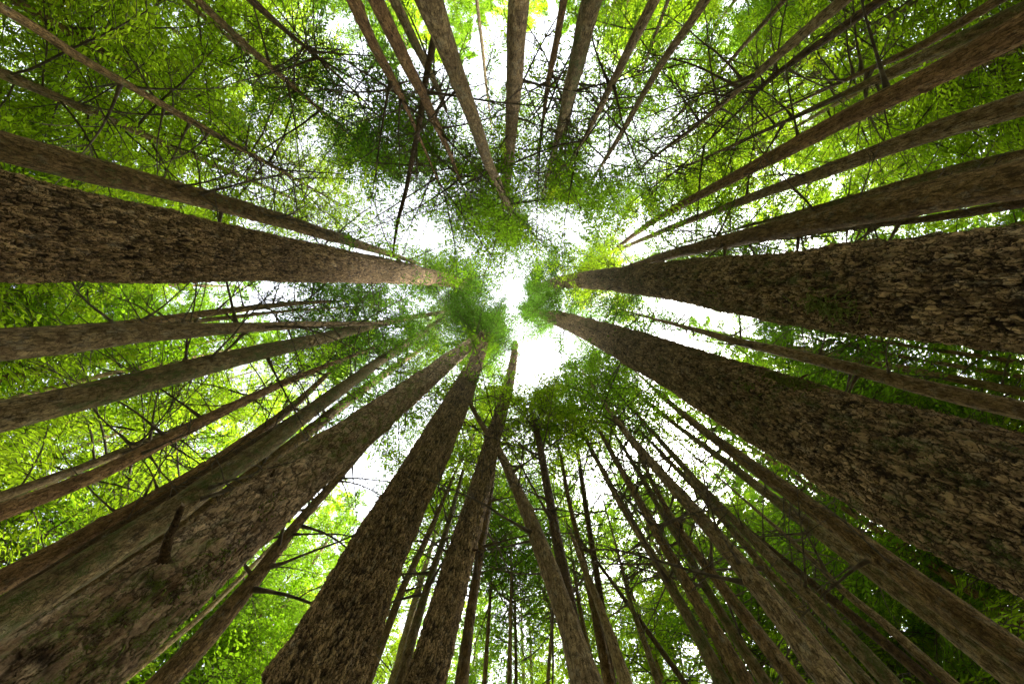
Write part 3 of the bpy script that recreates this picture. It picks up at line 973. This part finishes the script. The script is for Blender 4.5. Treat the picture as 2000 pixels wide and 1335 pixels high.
traced('conifer_tree', 'mossy', 'mossiest trunk in the middle of the tight lower left bundle',
    [(0,1208,72),(187,1087,60),(337,1003,50),(412,943,40),(524,872,33),(599,805,30),(650,768,27),(725,715,21),(800,670,13),(856,625,6)], D0=0.36, leaf='mid', dead=23, detail=(130, 1.7))
traced('conifer_tree', 'brown', 'lowest trunk of the tight lower left bundle, against the reddish flaking trunk',
    [(0,1270,52),(187,1145,45),(337,1045,36),(487,936,29),(562,876,26),(650,804,20),(725,748,15),(818,685,7)], D0=0.34, leaf='mid', dead=19, detail=(100, 1.7))
traced('conifer_tree', 'dark', 'dark slim stem shaded between the trunks of the lower left bundle',
    [(-20,1195,30),(300,992,24),(560,822,15),(700,738,11),(800,675,9),(850,640,5)], leaf='dark', dead=15)
traced('conifer_tree', 'brown', 'slim trunk on the lower left, just under the reddish flaking trunk',
    [(311,1335,46),(412,1232,40),(487,1150,30),(543,1067,22),(581,1018,18),(655,944,14),(725,860,8)], D0=0.28, leaf='mid', dead=28, detail=(90, 1.8))
traced('conifer_tree', 'pale', 'thin bare pole squeezed between the reddish flaking trunk and the slim one below',
    [(250,1320,13),(375,1217,11),(487,1112,9),(562,1037,7),(600,1010,4)], crown=False, dead=5, cat='dead tree')

# --- top
traced('conifer_tree', 'red', 'leftmost reddish trunk of the top-edge cluster, pinkish and knobbly',
    [(691,0,28),(725,75,20),(759,142,16),(789,198,10),(800,225,7)], leaf='mid', dead=25, deadlen=(0.6, 3.1), whorl=True)
traced('conifer_tree', 'red', 'second reddish trunk of the top-edge cluster, full of thin dead side branches',
    [(736,0,30),(770,75,26),(800,139,22),(826,180,18),(852,243,14),(875,292,9),(893,337,5)], leaf='mid', dead=28, deadlen=(0.6, 3.1), whorl=True)
traced('broken_snag', 'mossy', 'thin mossy stem with a pale broken tip, third from left at the top edge',
    [(770,0,20),(800,64,18),(830,120,14),(856,176,10),(873,217,6)], crown=False, blunt=True, dead=19, cat='dead tree')
traced('conifer_tree', 'dark', 'black-looking trunk leaning leftwards in front of the cluster at the top, bristling with dead branches',
    [(862,-30,17),(845,90,17),(833,150,16),(822,225,14),(807,300,11),(792,375,9),(774,449,6),(767,498,3)], D0=0.125, smooth=False, crown=False, dead=44, deadlen=(0.5, 1.9), whorl=True)
traced('conifer_tree', 'grey', 'stout grey-brown trunk from the top edge with crescent scars, curving down to the centre',
    [(837,0,54),(860,64,44),(886,135,35),(912,198,28),(931,255,24),(953,315,20),(980,375,15),(1002,423,8)], D0=0.33, leaf='mid', dead=34, deadlen=(0.6, 2.4), detail=(110, 1.7), nb=64, zc=17, whorl=True)
traced('conifer_tree', 'grey', 'straight smooth grey trunk coming down from the middle of the top edge',
    [(1017,-10,42),(1008,75,38),(1004,157,34),(1000,240,27),(993,322,20),(987,375,13),(985,395,9)], D0=0.34, leaf='mid', dead=23, detail=(110, 1.7), nb=60)
traced('conifer_tree', 'pale', 'very thin pale stem between the two stout grey trunks at the top',
    [(931,0,7),(940,75,7),(950,168,6),(957,225,3)], leaf='mid', dead=14)
traced('conifer_tree', 'red', 'slim pinkish trunk at the top, just left of the mossy double trunk',
    [(1101,0,15),(1084,94,14),(1073,150,10),(1062,225,6)], leaf='bright', dead=23)
traced('conifer_tree', 'mossy', 'stout mossy trunk at the top, right of the straight grey trunk',
    [(1157,0,38),(1137,82,34),(1114,168,26),(1096,243,16),(1077,315,10),(1066,356,5)], D0=0.32, leaf='mid', dead=36, detail=(100, 1.7))
traced('conifer_tree', 'mossy', 'thinner yellow-green stem overlapping the stout mossy trunk at the top',
    [(1165,0,15),(1135,120,14),(1111,225,11),(1096,292,8),(1084,360,5)], leaf='mid', dead=19, deadlen=(0.6, 1.9), whorl=True)
traced('conifer_tree', 'grey', 'pinkish-grey ringed trunk, first to the right of the stout mossy top trunk',
    [(1279,0,21),(1242,71,20),(1212,131,16),(1182,187,13),(1156,243,9),(1133,285,4)], leaf='mid', dead=36)
traced('conifer_tree', 'brown', 'very thin stem between the ringed and the smooth trunk right of centre at the top',
    [(1305,0,8),(1268,101,6),(1249,150,5)], leaf='mid', dead=15)
traced('conifer_tree', 'grey', 'smooth olive-grey slim trunk, second to the right of the stout mossy top trunk',
    [(1375,0,20),(1350,49,17),(1309,97,15),(1264,168,12),(1227,240,10),(1189,300,8),(1163,341,4)], leaf='mid', dead=19, nb=56)
traced('conifer_tree', 'brown', 'thin light-brown stem right of the smooth olive-grey trunk at the top',
    [(1532,0,10),(1469,71,8),(1405,142,7),(1337,213,5),(1300,243,3)], leaf='mid', dead=32)
traced('conifer_tree', 'grey', 'slanting grey-brown trunk at the upper right with many curved dead twigs',
    [(1648,0,23),(1562,71,20),(1487,139,14),(1424,191,10),(1356,251,8),(1300,288,6),(1260,320,3)], leaf='mid', dead=51)
traced('conifer_tree', 'dark', 'darker slanting stem just right of the grey-brown twiggy upper right trunk',
    [(1723,0,19),(1637,60,16),(1562,112,12),(1487,169,8),(1457,202,4)], leaf='bright', dead=43)
traced('conifer_tree', 'mossy', 'greenish slim trunk running just above the reddish-brown trunk in the upper right corner',
    [(2000,18,30),(1843,90,24),(1712,155,16),(1562,225,9),(1412,292,5),(1330,330,3)], leaf='mid', dead=28)
traced('conifer_tree', 'brown', 'short-looking slim trunk nearest the upper right corner, crossing the greenish one',
    [(1950,0,20),(1806,86,16),(1700,135,10),(1600,180,6)], leaf='bright', dead=23)
traced('conifer_tree', 'pale', 'hair-thin pale stem just above the reddish-brown upper right trunk',
    [(2000,38,14),(1800,125,11),(1637,198,8),(1487,288,5),(1375,352,3)], leaf='mid', dead=15)
traced('conifer_tree', 'red', 'reddish-brown trunk coming in from the upper right corner, thickest of that corner',
    [(2000,55,56),(1824,146,44),(1675,221,35),(1562,277,30),(1450,341,21),(1300,416,13),(1190,495,5)], D0=0.34, leaf='mid', dead=40, detail=(110, 1.7))
traced('conifer_tree', 'grey', 'grey trunk with a peeled lower side, next below the reddish-brown upper right trunk',
    [(2000,202,44),(1862,242,38),(1749,285,30),(1600,339,24),(1450,391,16),(1300,449,10),(1180,500,4)], D0=0.31, leaf='mid', dead=40, detail=(100, 1.7))
traced('conifer_tree', 'brown', 'broad brown trunk on the right, directly above the upper huge right trunk',
    [(2000,352,74),(1862,375,66),(1675,416,50),(1487,455,33),(1337,489,21),(1250,515,12),(1200,530,5)], D0=0.4, leaf='bright', dead=28, detail=(130, 1.7))
traced('conifer_tree', 'mossy', 'slim shaded trunk resting along the top edge of the broad brown right trunk',
    [(2000,302,24),(1862,332,21),(1675,384,14),(1450,444,5)], leaf='mid', dead=23)
traced('conifer_tree', 'dark', 'thin twiggy stem between the broad brown right trunk and the upper huge one',
    [(2000,396,18),(1862,420,15),(1675,444,8),(1550,462,4)], leaf='mid', dead=36)


# ------------------------------------------------------------------ details on the great trunks
def moss_tuft(root, path, px, py, n, spread, length, seed):
    rg = np.random.default_rng(seed)
    Q, c, R, z = front(path, px, py)
    A = Acc()
    n0 = math.atan2(Q[1] - c[1], Q[0] - c[0])
    for k in range(n):
        a = n0 + rg.normal(0, spread / R * 0.5)
        zz = z + rg.normal(0, spread * 1.6)
        cc, rr = path.ax(zz)
        nrm = np.array([math.cos(a), math.sin(a), 0])
        st = cc + nrm * (rr + 0.004)
        d = nrm * 0.45 + np.array([rg.normal(0, .5), rg.normal(0, .5), rg.normal(-.3, .6)])
        L = length * rg.uniform(.4, 1.3)
        tp = wander(6, L, -1.6, 0.35, rg, st, d / np.linalg.norm(d))
        A.add(*tube(tp, np.linspace(0.010, 0.004, 6), 3))
    v, q, t = A.arrays()
    b = np.array(root.location)
    o = child('moss_tuft', mesh_from('moss_tuft', v - b, [q, t], [M_MOSS]), root)
    o['kind'] = 'stuff'

moss_tuft(R27, P27, 1612, 592, 240, .14, .16, 1)
moss_tuft(R27, P27, 1395, 572, 60, .12, .08, 2)
moss_tuft(R26, P26, 1530, 745, 320, .18, .11, 3)
moss_tuft(R26, P26, 1455, 755, 80, .10, .08, 4)
moss_tuft(R09, P09, 395, 1120, 120, .16, .06, 5)
moss_tuft(R09, P09, 535, 985, 60, .10, .05, 6)

def stub(root, path, px, py, dx, dy, L, r0, seed, toward=0.15):
    """a broken-off limb: torn pale wood at its end"""
    rg = np.random.default_rng(seed)
    Q, c, R, z = front(path, px, py)
    d = RV * dx - UV_ * dy
    d = d / np.linalg.norm(d) - FV * toward
    d /= np.linalg.norm(d)
    pts = wander(16, L, 0.15, 0.05, rg, Q - d * 0.06, d)
    rad = np.linspace(r0 * 1.5, r0 * 0.8, 16)
    rad[0:4] *= np.array([2.6, 1.8, 1.35, 1.1])
    rad[-1] *= 0.7
    v, q = tube(pts, rad, 16)
    v += 0.5 * r0 * fbm(v[:, 0] * 30, v[:, 1] * 30, v[:, 2] * 12, 3, seed)[:, None]
    b = np.array(root.location)
    n = len(v)
    jag = pts[-1] + d * r0 * 1.2 + np.array([r0 * .4, 0, 0])
    V = np.vstack([v, jag])
    j = np.arange(16)
    T = np.stack([n - 16 + j, n - 16 + (j + 1) % 16, np.full(16, n)], -1)
    s_ = child('branch_stub', mesh_from('branch_stub', V - b, [q], [BARK['dark']], attrs={'plate': np.full(n + 1, .5), 'crev': np.ones(n + 1), 'knot': np.zeros(n + 1)}), root)
    child('broken_end', mesh_from('broken_end', V[n - 16:] - b, [T - (n - 16)], [M_BREAK]), s_)

stub(R09, P09, 318, 1100, 26, -125, .60, .030, 1)
stub(R09, P09, 528, 930, 8, -30, .16, .014, 2)
stub(R12, P12, 922, 1075, 26, -6, .16, .016, 3)
stub(R26, P26, 1560, 735, 18, -14, .22, .02, 4)

# ------------------------------------------------------------------ trees standing farther off, whose crowns close the canopy
LANDMARKS = [  # bearing in the photograph (degrees, clockwise from image right) and a short name
    (0, 'upper huge right trunk'), (24, 'lower huge right trunk'), (38, 'mossy twin trunks'), (52, 'broad thicket trunk'),
    (80, 'slanting grey trunk'), (103, 'broken mossy snag'), (118, 'furrowed bottom trunk'), (139, 'flaking corner trunk'),
    (150, 'lower left bundle'), (167, 'mossy left trunk'), (187, 'huge left trunk'), (196, 'knotty left trunk'),
    (213, 'wavy corner trunk'), (240, 'reddish top trunks'), (268, 'straight top trunk'), (285, 'stout mossy trunk'),
    (303, 'olive top trunk'), (320, 'twiggy slanting trunk'), (333, 'reddish corner trunk'), (347, 'broad right trunk'), (360, 'upper huge right trunk')]

def far_tree(deg, r, H, leaf, style='brown', kind='conifer', lmax=3.2, nb=70, zc=None, D=0.26, dead=6, scl=1.25, nth=0, **kw):
    rg = random.Random(int(deg * 10 + r * 100))
    a = math.radians(deg)
    x, y = -math.cos(a) * r, -math.sin(a) * r
    lx, ly = rg.uniform(-.4, .4), rg.uniform(-.4, .4)
    P = np.array([[x, y, 1.0], [x + lx * .5, y + ly * .5, H * .5], [x + lx, y + ly, H * .86]])
    Dm = np.array([D, D * .75, D * .35])
    lm = [b for b in LANDMARKS if b[0] > deg % 360][0][1]
    lo = [b for b in LANDMARKS if b[0] <= deg % 360][-1][1]
    rank = ['foremost', 'second', 'third', 'fourth', 'fifth', 'sixth', 'seventh', 'eighth', 'ninth', 'tenth', 'eleventh', 'twelfth', 'thirteenth', 'fourteenth', 'fifteenth', 'sixteenth', 'seventeenth', 'eighteenth', 'nineteenth', 'twentieth'][nth]
    what = {'dark': 'dark green', 'mid': 'mid green', 'bright': 'bright yellow-green', 'maple': 'bright broad-leaved'}[leaf]
    label = '%s tree, %s back between %s and %s' % (what, rank, lo, lm)
    zvis = max(3.0, r * 0.45)
    return grow('broadleaf_tree' if kind == 'broad' else 'conifer_tree', label, P, Dm, style, r, zvis, group='trees standing behind the ring of near trunks',
                zc=zc if zc is not None else H * .3, lmax=lmax, nb=nb, kind=kind, leaf=leaf, dead=dead, deadz=(zvis, H * .6), detail=(14, 6), scl=scl, ext=.14, **kw)

def leaf_for(deg, k):  # brightness of the canopy by bearing, set through leaf colour
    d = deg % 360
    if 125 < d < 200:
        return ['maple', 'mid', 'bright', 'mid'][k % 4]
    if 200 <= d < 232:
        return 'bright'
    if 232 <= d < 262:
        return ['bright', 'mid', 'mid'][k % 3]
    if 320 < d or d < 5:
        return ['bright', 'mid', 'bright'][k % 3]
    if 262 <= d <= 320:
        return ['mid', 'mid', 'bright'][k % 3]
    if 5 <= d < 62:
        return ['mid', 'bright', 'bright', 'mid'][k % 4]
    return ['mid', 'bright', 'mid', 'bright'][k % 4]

rf = random.Random(5)
jobs = []
k = 0
for ring, (n, r0, r1, h0, h1) in enumerate([(26, 15, 18, 23, 31), (34, 20, 24, 26, 34), (40, 26, 33, 28, 40)]):
    for i in range(n):
        deg = (i + rf.uniform(-.3, .3) + ring * .37) * 360 / n
        jobs.append((deg % 360, rf.uniform(r0, r1), rf.uniform(h0, h1)))
jobs = [q for q in jobs if not (196 < q[0] < 234 or 142 < q[0] < 182) or q[1] > 25]
for deg, r, H in [(198, 14, 20), (203, 13, 18), (208, 16, 24), (212, 13.5, 19), (217, 15, 23), (221, 13, 19), (226, 14.5, 22), (231, 16, 24), (236, 13, 19),
                  (144, 13, 17), (152, 14, 18), (160, 13, 16), (168, 14, 18), (174, 12, 15), (179, 14, 17),
                  (332, 15, 20), (339, 14, 19), (345, 16, 22), (352, 15, 21), (14, 15, 20), (29, 16, 22), (44, 15, 21), (57, 16, 23), (68, 15, 20), (88, 14, 18), (97, 15, 19),
                  (128, 14, 18), (122, 17, 23), (134, 17, 24), (131, 12, 15), (115, 16, 21), (262, 15, 20), (278, 14, 19), (256, 16, 26), (268, 17, 26), (273, 20, 30), (284, 15, 25), (34, 15, 22), (24, 16, 24), (19, 18, 26), (38, 19, 28), (8, 15, 20), (27, 10, 27), (11, 10, 27), (33, 11, 29), (222, 10, 27), (210, 11, 28), (203, 9, 26), (335, 11, 28), (324, 10, 27), (60, 12, 28), (75, 12, 27), (158, 9, 26), (148, 15, 26), (156, 14, 27), (163, 15, 26), (170, 13, 25), (176, 16, 27), (181, 14, 25), (47, 15, 27), (57, 14, 27), (66, 16, 28), (16, 14, 26), (6, 15, 26), (242, 12, 24), (247, 14, 27), (252, 12, 24), (259, 12, 25), (291, 12, 24), (298, 13, 26), (307, 13, 25), (184, 13, 19), (189, 16, 22), (193, 13, 19), (187, 19, 26), (50, 17, 25), (55, 13, 21), (61, 18, 27), (36, 14, 19), (31, 12, 18), (41, 17, 25), (293, 15, 26), (303, 16, 26), (318, 15, 24), (326, 14, 23), (261, 13, 24), (266, 15, 27), (271, 13, 25), (276, 16, 28), (281, 13, 24), (287, 14, 25), (125, 14, 23), (130, 16, 26), (134, 13, 22), (296, 15, 21), (312, 14, 20)]:
    jobs.append((deg, r + 3, H + 4))
bins = {}
for deg, r, H in sorted(jobs, key=lambda q: q[1]):
    b = len([q for q in LANDMARKS if q[0] <= deg])
    nth = bins.get(b, 0)
    bins[b] = nth + 1
    k += 1
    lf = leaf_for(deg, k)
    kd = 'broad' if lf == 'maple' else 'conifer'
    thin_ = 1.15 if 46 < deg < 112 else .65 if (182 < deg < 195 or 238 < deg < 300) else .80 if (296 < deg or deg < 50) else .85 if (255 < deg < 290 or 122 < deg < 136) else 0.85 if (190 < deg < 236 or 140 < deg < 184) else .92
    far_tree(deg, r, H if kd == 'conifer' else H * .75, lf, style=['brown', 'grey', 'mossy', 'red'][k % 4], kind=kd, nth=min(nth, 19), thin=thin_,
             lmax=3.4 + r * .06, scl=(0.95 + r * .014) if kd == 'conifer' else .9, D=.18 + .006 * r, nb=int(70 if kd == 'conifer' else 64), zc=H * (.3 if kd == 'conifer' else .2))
